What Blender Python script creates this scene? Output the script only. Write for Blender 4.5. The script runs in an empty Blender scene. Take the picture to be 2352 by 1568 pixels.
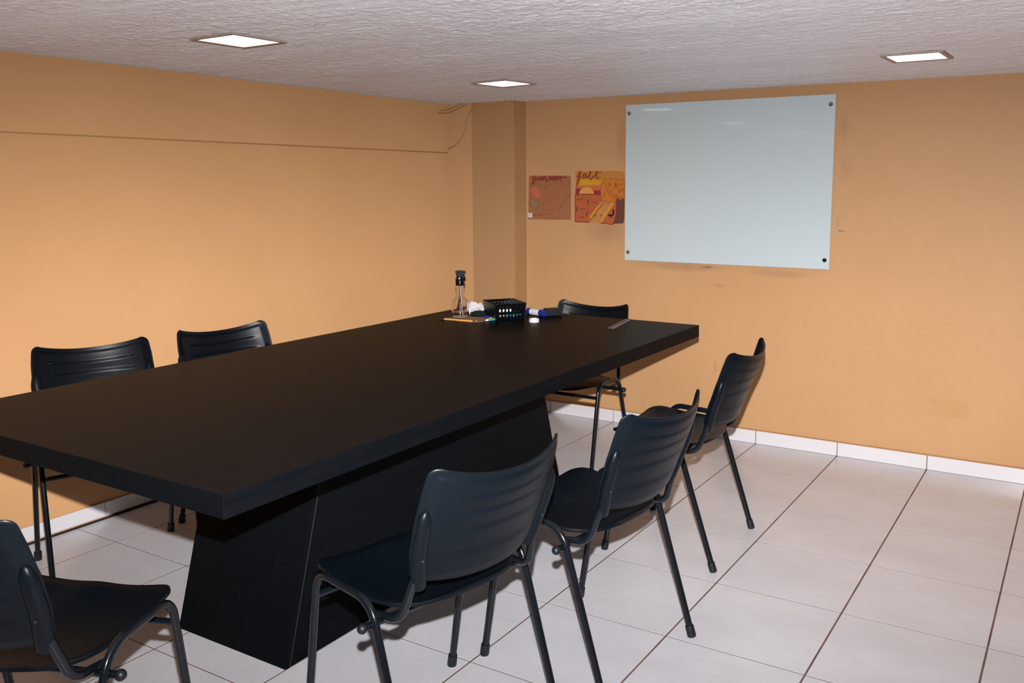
import bpy, bmesh, math, random
import numpy as np
from mathutils import Vector, Matrix, noise

random.seed(7)
C = bpy.context.scene.collection
scene = bpy.context.scene
PI = math.pi

# ------------------------------------------------------------------ camera
cam_data = bpy.data.cameras.new('camera')
cam = bpy.data.objects.new('camera', cam_data)
C.objects.link(cam)
CAM_R = Vector((0.85453451, 0.51939125, -0.00186816))
CAM_U = Vector((-0.06908517, 0.11722656, 0.99069934))
CAM_F = Vector((-0.51477957, 0.84645771, -0.13605638))
CAM_P = Vector((1.4733, -4.5775, 1.3872))
cam.matrix_world = Matrix((
    (CAM_R.x, CAM_U.x, -CAM_F.x, CAM_P.x),
    (CAM_R.y, CAM_U.y, -CAM_F.y, CAM_P.y),
    (CAM_R.z, CAM_U.z, -CAM_F.z, CAM_P.z),
    (0, 0, 0, 1)))
cam_data.sensor_width = 36.0
cam_data.sensor_fit = 'HORIZONTAL'
cam_data.lens = 31.374
cam_data.shift_x = -83.79 / 2352.0
cam_data.shift_y = -79.34 / 2352.0
cam_data.clip_start = 0.05
scene.camera = cam

# ------------------------------------------------------------------ world, exposure
world = bpy.data.worlds.new('world')
scene.world = world
world.use_nodes = True
world.node_tree.nodes['Background'].inputs[0].default_value = (0.02, 0.02, 0.022, 1)
world.node_tree.nodes['Background'].inputs[1].default_value = 1.0
scene.view_settings.view_transform = 'Standard'
scene.view_settings.look = 'None'
scene.view_settings.exposure = -0.05
scene.view_settings.gamma = 1.0
scene.view_settings.use_curve_mapping = False

# ------------------------------------------------------------------ the flash on the camera's hot shoe (main light of the photograph)
FLASH_W = 790.0
FLASH_SPREAD = 122.0
FLASH_SQUASH = 0.275
FLASH_TILT = 7.6          # degrees below the lens axis
fl = bpy.data.lights.new('camera_flash', 'SPOT')
fl.energy = FLASH_W
fl.color = (1.0, 0.98, 0.99)
fl.spot_size = math.radians(FLASH_SPREAD)
fl.spot_blend = 1.0
fl.shadow_soft_size = 0.013
flash = bpy.data.objects.new('camera_flash', fl)
C.objects.link(flash)
fz = -(CAM_F - CAM_U * math.tan(math.radians(FLASH_TILT))).normalized()
fx = CAM_R.copy()
fy = fz.cross(fx).normalized()
fp = CAM_P + CAM_U * 0.145
flash.matrix_world = Matrix((
    (fx.x, fy.x * FLASH_SQUASH, fz.x, fp.x),
    (fx.y, fy.y * FLASH_SQUASH, fz.y, fp.y),
    (fx.z, fy.z * FLASH_SQUASH, fz.z, fp.z),
    (0, 0, 0, 1)))
# wide spill of the same flash head around its beam
sp = bpy.data.lights.new('camera_flash_spill', 'SPOT')
sp.energy = 228.0
sp.color = (1.0, 0.98, 0.99)
sp.spot_size = math.radians(165)
sp.spot_blend = 1.0
sp.shadow_soft_size = 0.013
spill = bpy.data.objects.new('camera_flash_spill', sp)
C.objects.link(spill)
gz = -CAM_F.normalized()
gy = gz.cross(fx).normalized()
spill.matrix_world = Matrix(((fx.x, gy.x, gz.x, fp.x), (fx.y, gy.y, gz.y, fp.y), (fx.z, gy.z, gz.z, fp.z), (0, 0, 0, 1)))
LED_STRENGTH = 4.0

# ------------------------------------------------------------------ room measures (metres)
XL, XR = -1.9945, 4.40          # left wall, right wall
YB, YF = 0.0, -7.20             # back wall (whiteboard), front wall behind the camera
H = 1.8757                      # ceiling
TX, TY, TY0 = 0.43007, 0.43469, 0.42734   # floor tile pitch, first row depth


# ------------------------------------------------------------------ materials
def srgb(r, g, b):
    def f(c):
        c /= 255.0
        return c / 12.92 if c <= 0.04045 else ((c + 0.055) / 1.055) ** 2.4
    return (f(r), f(g), f(b), 1.0)


def mat(name, col, rough=0.5, metal=0.0, spec=0.5, coat=0.0, coat_rough=0.1, trans=0.0, ior=1.5,
        emit=None, emit_s=0.0):
    m = bpy.data.materials.new(name)
    m.use_nodes = True
    b = m.node_tree.nodes['Principled BSDF']
    b.inputs['Base Color'].default_value = col if len(col) == 4 else (*col, 1)
    b.inputs['Roughness'].default_value = rough
    b.inputs['Metallic'].default_value = metal
    b.inputs['Specular IOR Level'].default_value = spec
    b.inputs['Coat Weight'].default_value = coat
    b.inputs['Coat Roughness'].default_value = coat_rough
    b.inputs['Transmission Weight'].default_value = trans
    b.inputs['IOR'].default_value = ior
    if emit:
        b.inputs['Emission Color'].default_value = emit if len(emit) == 4 else (*emit, 1)
        b.inputs['Emission Strength'].default_value = emit_s
    return m


class NT:
    """small helper around a material's node tree"""
    def __init__(self, m):
        self.t = m.node_tree
        self.b = self.t.nodes['Principled BSDF']

    def n(self, kind, **kw):
        nd = self.t.nodes.new(kind)
        for k, v in kw.items():
            setattr(nd, k, v)
        return nd

    def link(self, a, b):
        self.t.links.new(a, b)

    def coords(self, scale=(1, 1, 1), world=False):
        if world:
            src = self.n('ShaderNodeNewGeometry').outputs['Position']
        else:
            src = self.n('ShaderNodeTexCoord').outputs['Object']
        mp = self.n('ShaderNodeMapping')
        mp.inputs['Scale'].default_value = scale
        self.link(src, mp.inputs['Vector'])
        return mp.outputs['Vector']

    def noise(self, vec, scale, detail=3, rough=0.55):
        nd = self.n('ShaderNodeTexNoise')
        nd.inputs['Scale'].default_value = scale
        nd.inputs['Detail'].default_value = detail
        nd.inputs['Roughness'].default_value = rough
        self.link(vec, nd.inputs['Vector'])
        return nd.outputs['Fac']

    def ramp(self, fac, stops):
        r = self.n('ShaderNodeValToRGB')
        el = r.color_ramp.elements
        while len(el) < len(stops):
            el.new(0.5)
        for e, (p, c) in zip(el, stops):
            e.position = p
            e.color = c if len(c) == 4 else (*c, 1)
        self.link(fac, r.inputs['Fac'])
        return r.outputs['Color']

    def mix(self, fac, a, b, mode='MIX'):
        m = self.n('ShaderNodeMix', data_type='RGBA', blend_type=mode)
        if isinstance(fac, (int, float)):
            m.inputs['Factor'].default_value = fac
        else:
            self.link(fac, m.inputs['Factor'])
        for v, s in ((a, m.inputs['A']), (b, m.inputs['B'])):
            if isinstance(v, tuple):
                s.default_value = v if len(v) == 4 else (*v, 1)
            else:
                self.link(v, s)
        return m.outputs['Result']

    def math(self, op, a, b=None):
        m = self.n('ShaderNodeMath', operation=op)
        for i, v in enumerate((a, b)):
            if v is None:
                continue
            if isinstance(v, (int, float)):
                m.inputs[i].default_value = v
            else:
                self.link(v, m.inputs[i])
        return m.outputs[0]

    def bump(self, height, strength, dist, prev=None):
        b = self.n('ShaderNodeBump')
        b.inputs['Strength'].default_value = strength
        b.inputs['Distance'].default_value = dist
        self.link(height, b.inputs['Height'])
        if prev is not None:
            self.link(prev, b.inputs['Normal'])
        return b.outputs['Normal']

    def blob(self, centre, radii, soft=0.5, square=False):
        """soft-edged ellipsoid mask around a point of the room (a stain with its own shape)"""
        pos = self.n('ShaderNodeNewGeometry').outputs['Position']
        s = self.n('ShaderNodeVectorMath', operation='SUBTRACT')
        self.link(pos, s.inputs[0])
        s.inputs[1].default_value = centre
        d = self.n('ShaderNodeVectorMath', operation='DIVIDE')
        self.link(s.outputs[0], d.inputs[0])
        d.inputs[1].default_value = radii
        if square:
            a = self.n('ShaderNodeVectorMath', operation='ABSOLUTE')
            self.link(d.outputs[0], a.inputs[0])
            sx = self.n('ShaderNodeSeparateXYZ')
            self.link(a.outputs[0], sx.inputs[0])
            val = self.math('MAXIMUM', sx.outputs[0], sx.outputs[2])
        else:
            ln = self.n('ShaderNodeVectorMath', operation='LENGTH')
            self.link(d.outputs[0], ln.inputs[0])
            val = ln.outputs['Value']
        mr = self.n('ShaderNodeMapRange', interpolation_type='SMOOTHSTEP')
        self.link(val, mr.inputs['Value'])
        mr.inputs['From Min'].default_value = 1.0
        mr.inputs['From Max'].default_value = 1.0 - soft
        return mr.outputs['Result']


def wall_material(name, stains=(), tone=1.0, rough_diffuse=1.0):
    m = mat(name, (0.60, 0.31, 0.115), rough=0.55, spec=0.35)
    k = NT(m)
    v = k.coords(world=True)
    big = k.noise(v, 1.6, 4)
    col = k.ramp(big, [(0.30, (0.575, 0.335, 0.150)), (0.70, (0.610, 0.362, 0.170))])
    fine = k.noise(v, 9.0, 5)
    col = k.mix(k.ramp(fine, [(0.55, (0, 0, 0)), (0.85, (0.22, 0.22, 0.22))]), col, (0.54, 0.30, 0.125))
    col = k.mix(1.0, col, (tone, tone * 0.985, tone), 'MULTIPLY')
    for centre, radii, soft, colour, amount in stains:
        msk = k.blob(centre, radii, soft, soft < 0.4)
        grain = k.noise(v, 28.0, 4)
        msk = k.math('MULTIPLY', msk, k.math('MULTIPLY_ADD', grain, 1.2))
        col = k.mix(k.math('MULTIPLY', msk, amount), col, colour)
    k.link(col, k.b.inputs['Base Color'])
    roller = k.noise(v, 170.0, 3)
    lumps = k.noise(v, 22.0, 3)
    nb = k.bump(roller, 0.20, 0.004)
    nb = k.bump(lumps, 0.12, 0.02, nb)
    k.b.inputs['Diffuse Roughness'].default_value = rough_diffuse
    k.link(nb, k.b.inputs['Normal'])
    return m


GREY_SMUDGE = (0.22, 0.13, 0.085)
M = {}
M['wall'] = wall_material('orange_wall_paint')
M['wall_back'] = wall_material('orange_wall_paint_scuffed', [
    ((-0.92, 0.0, 1.12), (0.20, 0.2, 0.10), 0.9, GREY_SMUDGE, 0.26),
    ((-0.83, 0.0, 1.62), (0.05, 0.2, 0.16), 0.9, GREY_SMUDGE, 0.2),
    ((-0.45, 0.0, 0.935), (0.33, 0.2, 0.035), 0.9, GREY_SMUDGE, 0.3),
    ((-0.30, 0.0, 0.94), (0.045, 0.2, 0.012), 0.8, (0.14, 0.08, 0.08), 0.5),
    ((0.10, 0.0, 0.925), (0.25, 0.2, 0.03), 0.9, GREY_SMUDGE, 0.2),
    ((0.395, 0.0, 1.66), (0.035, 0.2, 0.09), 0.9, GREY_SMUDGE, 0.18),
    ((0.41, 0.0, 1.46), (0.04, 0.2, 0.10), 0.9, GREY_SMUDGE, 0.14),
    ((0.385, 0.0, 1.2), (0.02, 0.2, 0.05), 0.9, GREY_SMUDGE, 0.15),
    ((-0.23, 0.0, 0.845), (0.05, 0.2, 0.014), 0.9, (0.36, 0.15, 0.09), 0.35),
    ((-0.24, 0.0, 0.40), (0.018, 0.2, 0.055), 0.9, (0.34, 0.18, 0.11), 0.3),
    ((0.94, 0.0, 0.315), (0.105, 0.2, 0.052), 0.35, (0.53, 0.30, 0.115), 0.55),
], tone=0.95, rough_diffuse=0.4)
M['wall_pillar'] = wall_material('brownish_pillar_paint', tone=0.84, rough_diffuse=0.0)
M['paint_edge'] = mat('ochre_paint_edge', (0.42, 0.22, 0.085), 0.6)


def ceiling_material():
    m = mat('rough_ceiling_paint', (0.60, 0.56, 0.56), rough=0.42, spec=0.5)
    k = NT(m)
    v = k.coords(world=True)
    streak = k.coords((0.8, 3.2, 1), world=True)
    a = k.noise(streak, 1.5, 4)
    col = k.ramp(a, [(0.35, (0.80, 0.785, 0.82)), (0.66, (0.88, 0.87, 0.91))])
    k.link(col, k.b.inputs['Base Color'])
    g = k.noise(v, 95.0, 4, 0.6)
    big = k.noise(streak, 5.0, 3)
    nb = k.bump(g, 0.6, 0.010)
    nb = k.bump(big, 0.20, 0.05, nb)
    k.b.inputs['Diffuse Roughness'].default_value = 1.0
    k.link(nb, k.b.inputs['Normal'])
    return m


M['ceiling'] = ceiling_material()


def tile_material():
    m = mat('glazed_floor_tile', (0.66, 0.62, 0.63), rough=0.22, spec=0.5)
    k = NT(m)
    v = k.coords(world=True)
    a = k.noise(k.coords((1, 1.8, 1), world=True), 2.3, 5)
    b = k.noise(v, 14.0, 4)
    rnd = k.n('ShaderNodeObjectInfo').outputs['Random']
    col = k.ramp(a, [(0.34, (0.615, 0.615, 0.65)), (0.66, (0.685, 0.685, 0.725))])
    col = k.mix(k.ramp(b, [(0.58, (0, 0, 0)), (0.8, (0.35, 0.35, 0.35))]), col, (0.58, 0.53, 0.52))
    col = k.mix(k.math('MULTIPLY', rnd, 0.10), col, (0.56, 0.52, 0.53))
    speck = k.noise(v, 160.0, 1)
    col = k.mix(k.ramp(speck, [(0.80, (0, 0, 0)), (0.84, (0.6, 0.6, 0.6))]), col, (0.30, 0.22, 0.19))
    k.link(col, k.b.inputs['Base Color'])
    r = k.n('ShaderNodeMapRange')
    k.link(b, r.inputs['Value'])
    r.inputs['To Min'].default_value = 0.16
    r.inputs['To Max'].default_value = 0.30
    k.link(r.outputs['Result'], k.b.inputs['Roughness'])
    return m


M['tile'] = tile_material()
M['skirt_tile'] = mat('glazed_skirting_tile', (0.70, 0.68, 0.69), 0.2)


def grout_material():
    m = mat('brown_grout', (0.16, 0.09, 0.07), 0.85)
    k = NT(m)
    n1 = k.noise(k.coords(world=True), 7.0, 4)
    k.link(k.ramp(n1, [(0.35, (0.105, 0.058, 0.046)), (0.7, (0.22, 0.135, 0.11))]), k.b.inputs['Base Color'])
    return m


M['grout'] = grout_material()
M['gap'] = mat('dark_gap', (0.01, 0.01, 0.012), 0.9)


def laminate():
    m = mat('dark_wenge_laminate', (0.012, 0.012, 0.015), rough=0.40, spec=0.026)
    k = NT(m)
    v = k.coords((14, 0.9, 14), world=True)
    g = k.noise(v, 5.0, 6, 0.6)
    k.link(k.ramp(g, [(0.3, (0.0024, 0.0033, 0.0045)), (0.7, (0.0042, 0.0047, 0.0058))]), k.b.inputs['Base Color'])
    k.link(k.bump(g, 0.06, 0.002), k.b.inputs['Normal'])
    return m


M['laminate'] = laminate()
M['seam'] = mat('laminate_edge_seam', (0.022, 0.022, 0.026), 0.5)


def plastic():
    m = mat('black_moulded_plastic', (0.0018, 0.0037, 0.0062), rough=0.36, spec=0.18)
    k = NT(m)
    g = k.noise(k.coords(), 420.0, 2)
    k.link(k.bump(g, 0.10, 0.001), k.b.inputs['Normal'])
    return m


M['plastic'] = plastic()
M['tube'] = mat('black_enamelled_steel', (0.0036, 0.0056, 0.0080), rough=0.17, spec=0.42)
M['rubber'] = mat('black_rubber', (0.005, 0.007, 0.010), rough=0.45, spec=0.4)
M['screw'] = mat('dark_screw', (0.04, 0.04, 0.045), 0.35, 0.8)
M['board'] = mat('white_glass_face', (0.55, 0.64, 0.665), rough=0.05, spec=0.5)
M['board_edge'] = mat('polished_glass_edge', (0.80, 0.86, 0.85), rough=0.15)
M['chrome'] = mat('chrome', (0.5, 0.5, 0.52), 0.10, 1.0)
M['lamp_frame'] = mat('painted_lamp_frame', (0.42, 0.34, 0.31), 0.5)
M['diffuser'] = mat('glowing_diffuser', (0.9, 0.9, 0.9), 0.5, emit=(1.0, 0.985, 0.955), emit_s=LED_STRENGTH)
M['cable'] = mat('overpainted_cable', (0.47, 0.24, 0.09), 0.6)
M['cable_light'] = mat('orange_cable', (0.66, 0.36, 0.13), 0.5)
M['black'] = mat('black_gloss_plastic', (0.0016, 0.0028, 0.0045), 0.28, spec=0.2)
M['glass'] = mat('clear_bottle', (0.97, 0.96, 0.95), 0.02, trans=1.0, ior=1.45)
M['liquid'] = mat('clear_liquid', (0.96, 0.93, 0.90), 0.0, trans=1.0, ior=1.33)
M['tube_clear'] = mat('milky_dip_tube', (0.75, 0.68, 0.68), 0.3)
M['cloth'] = mat('white_tissue', (0.66, 0.63, 0.66), 0.9)
M['dark_cloth'] = mat('charcoal_cloth', (0.012, 0.016, 0.020), 0.85, spec=0.2)
M['kraft'] = mat('kraft_paper', (0.30, 0.17, 0.085), 0.8)
M['wood'] = mat('tan_wood', (0.36, 0.17, 0.06), 0.5)
M['yellow_wood'] = mat('yellow_lacquer', (0.72, 0.36, 0.09), 0.35)
M['blue'] = mat('blue_plastic', (0.010, 0.022, 0.20), 0.35)
M['white_label'] = mat('white_label', (0.74, 0.72, 0.76), 0.45)
M['teal'] = mat('teal_plastic', (0.05, 0.36, 0.32), 0.4)
M['yellow'] = mat('yellow_plastic', (0.75, 0.44, 0.03), 0.4)
M['orange'] = mat('orange_plastic', (0.65, 0.20, 0.05), 0.4)
M['white_plastic'] = mat('white_plastic', (0.75, 0.73, 0.73), 0.4)
M['ruler'] = mat('smoked_acrylic', (0.10, 0.075, 0.078), 0.35, spec=0.12)
M['ruler_edge'] = mat('bevelled_acrylic', (0.16, 0.15, 0.19), 0.3, spec=0.2)
M['ink'] = mat('dark_ink', (0.02, 0.02, 0.03), 0.7)
M['blue_ink'] = mat('blue_pen_ink', (0.05, 0.055, 0.13), 0.7)


# ------------------------------------------------------------------ object helpers
def obj(name, bm, m, parent=None, smooth=False, auto=None):
    me = bpy.data.meshes.new(name)
    bm.normal_update()
    bm.to_mesh(me)
    bm.free()
    for mm in (m if isinstance(m, (list, tuple)) else [m]):
        me.materials.append(mm)
    o = bpy.data.objects.new(name, me)
    C.objects.link(o)
    if parent is not None:
        o.parent = parent
    if smooth:
        for p in me.polygons:
            p.use_smooth = True
        if auto is not None:
            me.set_sharp_from_angle(angle=math.radians(auto))
    return o


def empty(name, loc=(0, 0, 0), rz=0.0):
    o = bpy.data.objects.new(name, None)
    C.objects.link(o)
    o.location = loc
    o.rotation_euler = (0, 0, rz)
    o.empty_display_size = 0.1
    return o


def tag(o, label, cat, group=None):
    o['label'] = label
    o['category'] = cat
    if group:
        o['group'] = group
    return o


def struct(o, label=None):
    o['kind'] = 'structure'
    if label:
        o['label'] = label
    return o


def copy_tree(o, parent=None):
    c = o.copy()
    C.objects.link(c)
    c.parent = parent
    for ch in list(o.children):
        copy_tree(ch, c)
    return c


def add_box(bm, lo, hi, mi=0):
    vs = [bm.verts.new((x, y, z)) for z in (lo[2], hi[2]) for y in (lo[1], hi[1]) for x in (lo[0], hi[0])]
    for f in ((0, 2, 3, 1), (4, 5, 7, 6), (0, 1, 5, 4), (2, 6, 7, 3), (0, 4, 6, 2), (1, 3, 7, 5)):
        bm.faces.new([vs[i] for i in f]).material_index = mi
    return vs


def box_bm(lo, hi, bevel=0.0, seg=2):
    bm = bmesh.new()
    add_box(bm, lo, hi)
    if bevel:
        bmesh.ops.bevel(bm, geom=bm.edges[:], offset=bevel, segments=seg, affect='EDGES', profile=0.6)
    return bm


def prism_bm(pts, z0, z1, bevel=0.0):
    """vertical prism over a polygon of (x, y)"""
    bm = bmesh.new()
    a = [bm.verts.new((x, y, z0)) for x, y in pts]
    b = [bm.verts.new((x, y, z1)) for x, y in pts]
    n = len(pts)
    bm.faces.new(a[::-1])
    bm.faces.new(b)
    for i in range(n):
        bm.faces.new((a[i], a[(i + 1) % n], b[(i + 1) % n], b[i]))
    bmesh.ops.recalc_face_normals(bm, faces=bm.faces[:])
    if bevel:
        bmesh.ops.bevel(bm, geom=bm.edges[:], offset=bevel, segments=2, affect='EDGES')
    return bm


def lathe_bm(profile, seg=32, close=True, bm=None, at=(0, 0, 0)):
    bm = bm or bmesh.new()
    rings = []
    for r, z in profile:
        if r < 1e-6:
            rings.append([bm.verts.new((at[0], at[1], at[2] + z))])
        else:
            rings.append([bm.verts.new((at[0] + r * math.cos(2 * PI * i / seg), at[1] + r * math.sin(2 * PI * i / seg), at[2] + z))
                          for i in range(seg)])
    for a, b in zip(rings, rings[1:]):
        for i in range(seg):
            j = (i + 1) % seg
            if len(a) == 1 and len(b) == 1:
                continue
            if len(a) == 1:
                bm.faces.new((a[0], b[j], b[i]))
            elif len(b) == 1:
                bm.faces.new((a[i], a[j], b[0]))
            else:
                bm.faces.new((a[i], a[j], b[j], b[i]))
    bmesh.ops.recalc_face_normals(bm, faces=bm.faces[:])
    return bm


def fillet(points, radii, seg=8):
    """round the corners of a polyline"""
    P = [Vector(p) for p in points]
    out = [P[0]]
    for i in range(1, len(P) - 1):
        r = radii[i - 1]
        a, b = (P[i - 1] - P[i]).normalized(), (P[i + 1] - P[i]).normalized()
        ang = a.angle(b)
        d = r / math.tan(ang / 2)
        d = min(d, 0.48 * (P[i - 1] - P[i]).length, 0.48 * (P[i + 1] - P[i]).length)
        s, e = P[i] + a * d, P[i] + b * d
        for k in range(seg + 1):
            t = k / seg
            out.append((1 - t) ** 2 * s * 1 + 2 * t * (1 - t) * (P[i] * 0.82 + (s + e) * 0.09) + t * t * e)
    out.append(P[-1])
    return out


def tube_bm(path, radius, seg=14, caps=True, bm=None, flat=1.0, side=Vector((1, 0, 0))):
    """sweep an (oval) section along a path; radius is a number or a list; flat squeezes it across `side`"""
    bm = bm or bmesh.new()
    P = [Vector(p) for p in path]
    n = len(P)
    rad = radius if isinstance(radius, (list, tuple)) else [radius] * n
    rings = []
    ref = side.copy()
    for i in range(n):
        t = (P[min(i + 1, n - 1)] - P[max(i - 1, 0)]).normalized()
        ref = (ref - t * ref.dot(t))
        if ref.length < 1e-5:
            ref = t.orthogonal()
        ref.normalize()
        bi = t.cross(ref)
        rings.append([bm.verts.new(P[i] + (ref * math.cos(2 * PI * k / seg) * flat + bi * math.sin(2 * PI * k / seg)) * rad[i])
                      for k in range(seg)])
    for a, b in zip(rings, rings[1:]):
        for k in range(seg):
            j = (k + 1) % seg
            bm.faces.new((a[k], a[j], b[j], b[k]))
    if caps:
        bm.faces.new(rings[0][::-1])
        bm.faces.new(rings[-1])
    bmesh.ops.recalc_face_normals(bm, faces=bm.faces[:])
    return bm


def ball_bm(centre, r, sub=2, bm=None, squash=(1, 1, 1)):
    bm = bm or bmesh.new()
    res = bmesh.ops.create_icosphere(bm, subdivisions=sub, radius=r)
    for v in res['verts']:
        v.co = Vector((v.co.x * squash[0], v.co.y * squash[1], v.co.z * squash[2])) + Vector(centre)
    return bm


def smooth(t):
    t = max(0.0, min(1.0, t))
    return t * t * (3 - 2 * t)


def lerp_table(tab, x):
    for (x0, y0), (x1, y1) in zip(tab, tab[1:]):
        if x <= x1:
            t = (x - x0) / (x1 - x0)
            t = smooth(t) if False else t
            return y0 + (y1 - y0) * t
    return tab[-1][1]


# ------------------------------------------------------------------ the room
W_T = 0.12
# floor: a bed of grout with every tile on it
floor = struct(obj('floor', box_bm((XL - W_T, YF - W_T, -0.10), (XR + W_T, YB + W_T, -0.0007)), M['grout']))
GX, GY = 0.0058, 0.0040
cols = [XL + 0.012] + [k * TX for k in range(-4, 12) if k * TX < XR] + [XR]
rows = [YB] + [-(TY0 + r * TY) for r in range(0, 17) if -(TY0 + r * TY) > YF] + [YF]
tile_mesh = {}
for ci in range(len(cols) - 1):
    for ri in range(len(rows) - 1):
        w = round(cols[ci + 1] - cols[ci] - GX, 4)
        d = round(rows[ri] - rows[ri + 1] - GY, 4)
        if w < 0.02 or d < 0.02:
            continue
        key = (w, d)
        cx, cy = (cols[ci] + cols[ci + 1]) / 2, (rows[ri] + rows[ri + 1]) / 2
        if key not in tile_mesh:
            bm = box_bm((-w / 2, -d / 2, -0.008), (w / 2, d / 2, 0.0))
            top = [e for e in bm.edges if all(v.co.z > -0.001 for v in e.verts)]
            bmesh.ops.bevel(bm, geom=top, offset=0.0005, segments=1, affect='EDGES')
            o = obj('tile', bm, M['tile'], floor)
            tile_mesh[key] = o.data
        else:
            o = bpy.data.objects.new('tile', tile_mesh[key])
            C.objects.link(o)
            o.parent = floor
        o.location = (cx, cy, random.uniform(-0.0001, 0.0001))


def stucco_ceiling():
    """slab whose underside carries the coarse rendered grain as real relief where the picture shows it"""
    px = 0.0065
    XG = 2.6
    nx, ny = int((XG - XL) / px), int(3.6 / px)
    rng = np.random.default_rng(5)

    def value_noise(cell, stretch=1.0):
        gx, gy = int((XG - XL) / cell / stretch) + 4, int(3.6 / cell) + 4
        g = rng.random((gy, gx))
        u = np.arange(nx + 1) * px / cell / stretch
        v = np.arange(ny + 1) * px / cell
        iu, iv = u.astype(int), v.astype(int)
        fu, fv = u - iu, v - iv
        fu, fv = fu * fu * (3 - 2 * fu), fv * fv * (3 - 2 * fv)
        a_, b_ = g[np.ix_(iv, iu)], g[np.ix_(iv, iu + 1)]
        c_, d_ = g[np.ix_(iv + 1, iu)], g[np.ix_(iv + 1, iu + 1)]
        return (a_ * (1 - fu) + b_ * fu) * (1 - fv)[:, None] + (c_ * (1 - fu) + d_ * fu) * fv[:, None]
    patch = value_noise(0.30, 2.0)
    h = value_noise(0.0125) * GRAIN * (0.55 + 0.9 * patch) + value_noise(0.030) * GRAIN * 0.5
    ex = np.arange(nx + 1) * px
    ey = np.arange(ny + 1) * px
    h *= (0.25 + 0.75 * np.clip(np.minimum(ex[None, :], ey[:, None]) / 0.06, 0, 1))
    z = H - h
    X, Y = np.meshgrid(XL + np.arange(nx + 1) * (XG - XL) / nx, -np.arange(ny + 1) * px)
    co = np.stack([X, Y, z], 2).reshape(-1, 3)
    idx = np.arange((ny + 1) * (nx + 1)).reshape(ny + 1, nx + 1)
    quads = np.stack([idx[:-1, :-1], idx[:-1, 1:], idx[1:, 1:], idx[1:, :-1]], 2).reshape(-1, 4)
    y1 = float(-ny * px)
    n0 = len(co)
    extra = np.array([(XL, y1, H), (XR, y1, H), (XR, YF, H), (XL, YF, H),
                      (XL, 0, H + 0.12), (XR, 0, H + 0.12), (XR, YF, H + 0.12), (XL, YF, H + 0.12),
                      (XG, 0, H - 0.002), (XR, 0, H - 0.002), (XR, y1, H - 0.002), (XG, y1, H - 0.002)])
    co = np.concatenate([co, extra])
    quads = np.concatenate([quads, np.array([(n0, n0 + 1, n0 + 2, n0 + 3), (n0 + 7, n0 + 6, n0 + 5, n0 + 4), (n0 + 8, n0 + 9, n0 + 10, n0 + 11)])])
    me = bpy.data.meshes.new('ceiling')
    me.vertices.add(len(co))
    me.vertices.foreach_set('co', co.astype(np.float32).ravel())
    me.loops.add(quads.size)
    me.loops.foreach_set('vertex_index', quads.astype(np.int32).ravel())
    me.polygons.add(len(quads))
    me.polygons.foreach_set('loop_start', np.arange(0, quads.size, 4, dtype=np.int32))
    me.polygons.foreach_set('use_smooth', np.ones(len(quads), dtype=bool))
    me.update(calc_edges=True)
    me.materials.append(M['ceiling'])
    o = bpy.data.objects.new('ceiling', me)
    C.objects.link(o)
    return o


GRAIN = 0.0025
ceiling = struct(stucco_ceiling())
wall_back = struct(obj('wall_back', box_bm((XL - W_T, YB, -0.1), (XR + W_T, YB + W_T, H)), M['wall_back']))
wall_left = struct(obj('wall_left', box_bm((XL - W_T, YF - W_T, -0.1), (XL, YB, H)), M['wall']))
wall_right = struct(obj('wall_right', box_bm((XR, YF - W_T, -0.1), (XR + W_T, YB, H)), M['wall']))
wall_front = struct(obj('wall_front', box_bm((XL, YF - W_T, -0.1), (XR, YF, H)), M['wall']))
# shallow beam along the top of the left wall, its lower edge set off by a narrow groove
LZ = 1.5811
beam = obj('beam', box_bm((XL - 0.01, YF, LZ + 0.004), (XL + 0.011, -0.086, H), 0.0015, 1), M['wall'], wall_left)
groove = obj('groove', box_bm((XL - 0.01, YF, LZ - 0.0015), (XL + 0.004, -0.086, LZ + 0.004)), M['paint_edge'], wall_left)
# pillar in the corner
pillar = struct(obj('wall_corner', prism_bm([(XL - 0.02, 0.02), (XL - 0.02, -0.086), (XL, -0.086), (-1.779, -0.121), (-1.466, -0.129), (-1.466, 0.02)], -0.05, H + 0.02), [M['wall'], M['wall_pillar']]))
for f in pillar.data.polygons:
    f.material_index = 1 if f.center.x > -1.75 else 0

# baseboards of cut tiles
BH, BT_ = 0.071, 0.011
bb_back = struct(obj('baseboard_back', box_bm((-1.466, -0.006, 0.0), (XR, 0.0, BH - 0.003)), M['grout']))
ks = [-1.463] + [k * TX for k in range(-3, 11)] + [XR]
for a, b in zip(ks, ks[1:]):
    obj('tile', box_bm((a + 0.0018, -BT_, 0.0012), (b - 0.0018, -0.004, BH + random.uniform(-0.0015, 0.0015)), 0.0012, 1), M['skirt_tile'], bb_back)
bb_lip = obj('paint_edge', box_bm((-1.466, -0.0085, BH - 0.001), (XR, 0.0, BH + 0.0045), 0.001, 1), M['paint_edge'], bb_back)
bb_left = struct(obj('baseboard_left', box_bm((XL, YF, 0.010), (XL + 0.006, -0.09, BH - 0.003)), M['grout']))
ys = [-0.092] + [-0.30 - k * TY for k in range(0, 17) if -0.30 - k * TY > YF] + [YF]
for a, b in zip(ys, ys[1:]):
    obj('tile', box_bm((XL + 0.004, b + 0.0014, 0.012), (XL + BT_, a - 0.0014, BH + random.uniform(-0.001, 0.001)), 0.0012, 1), M['skirt_tile'], bb_left)
obj('floor_gap', box_bm((XL, YF, -0.001), (XL + 0.016, -0.09, 0.0035)), M['gap'], bb_left)
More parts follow.
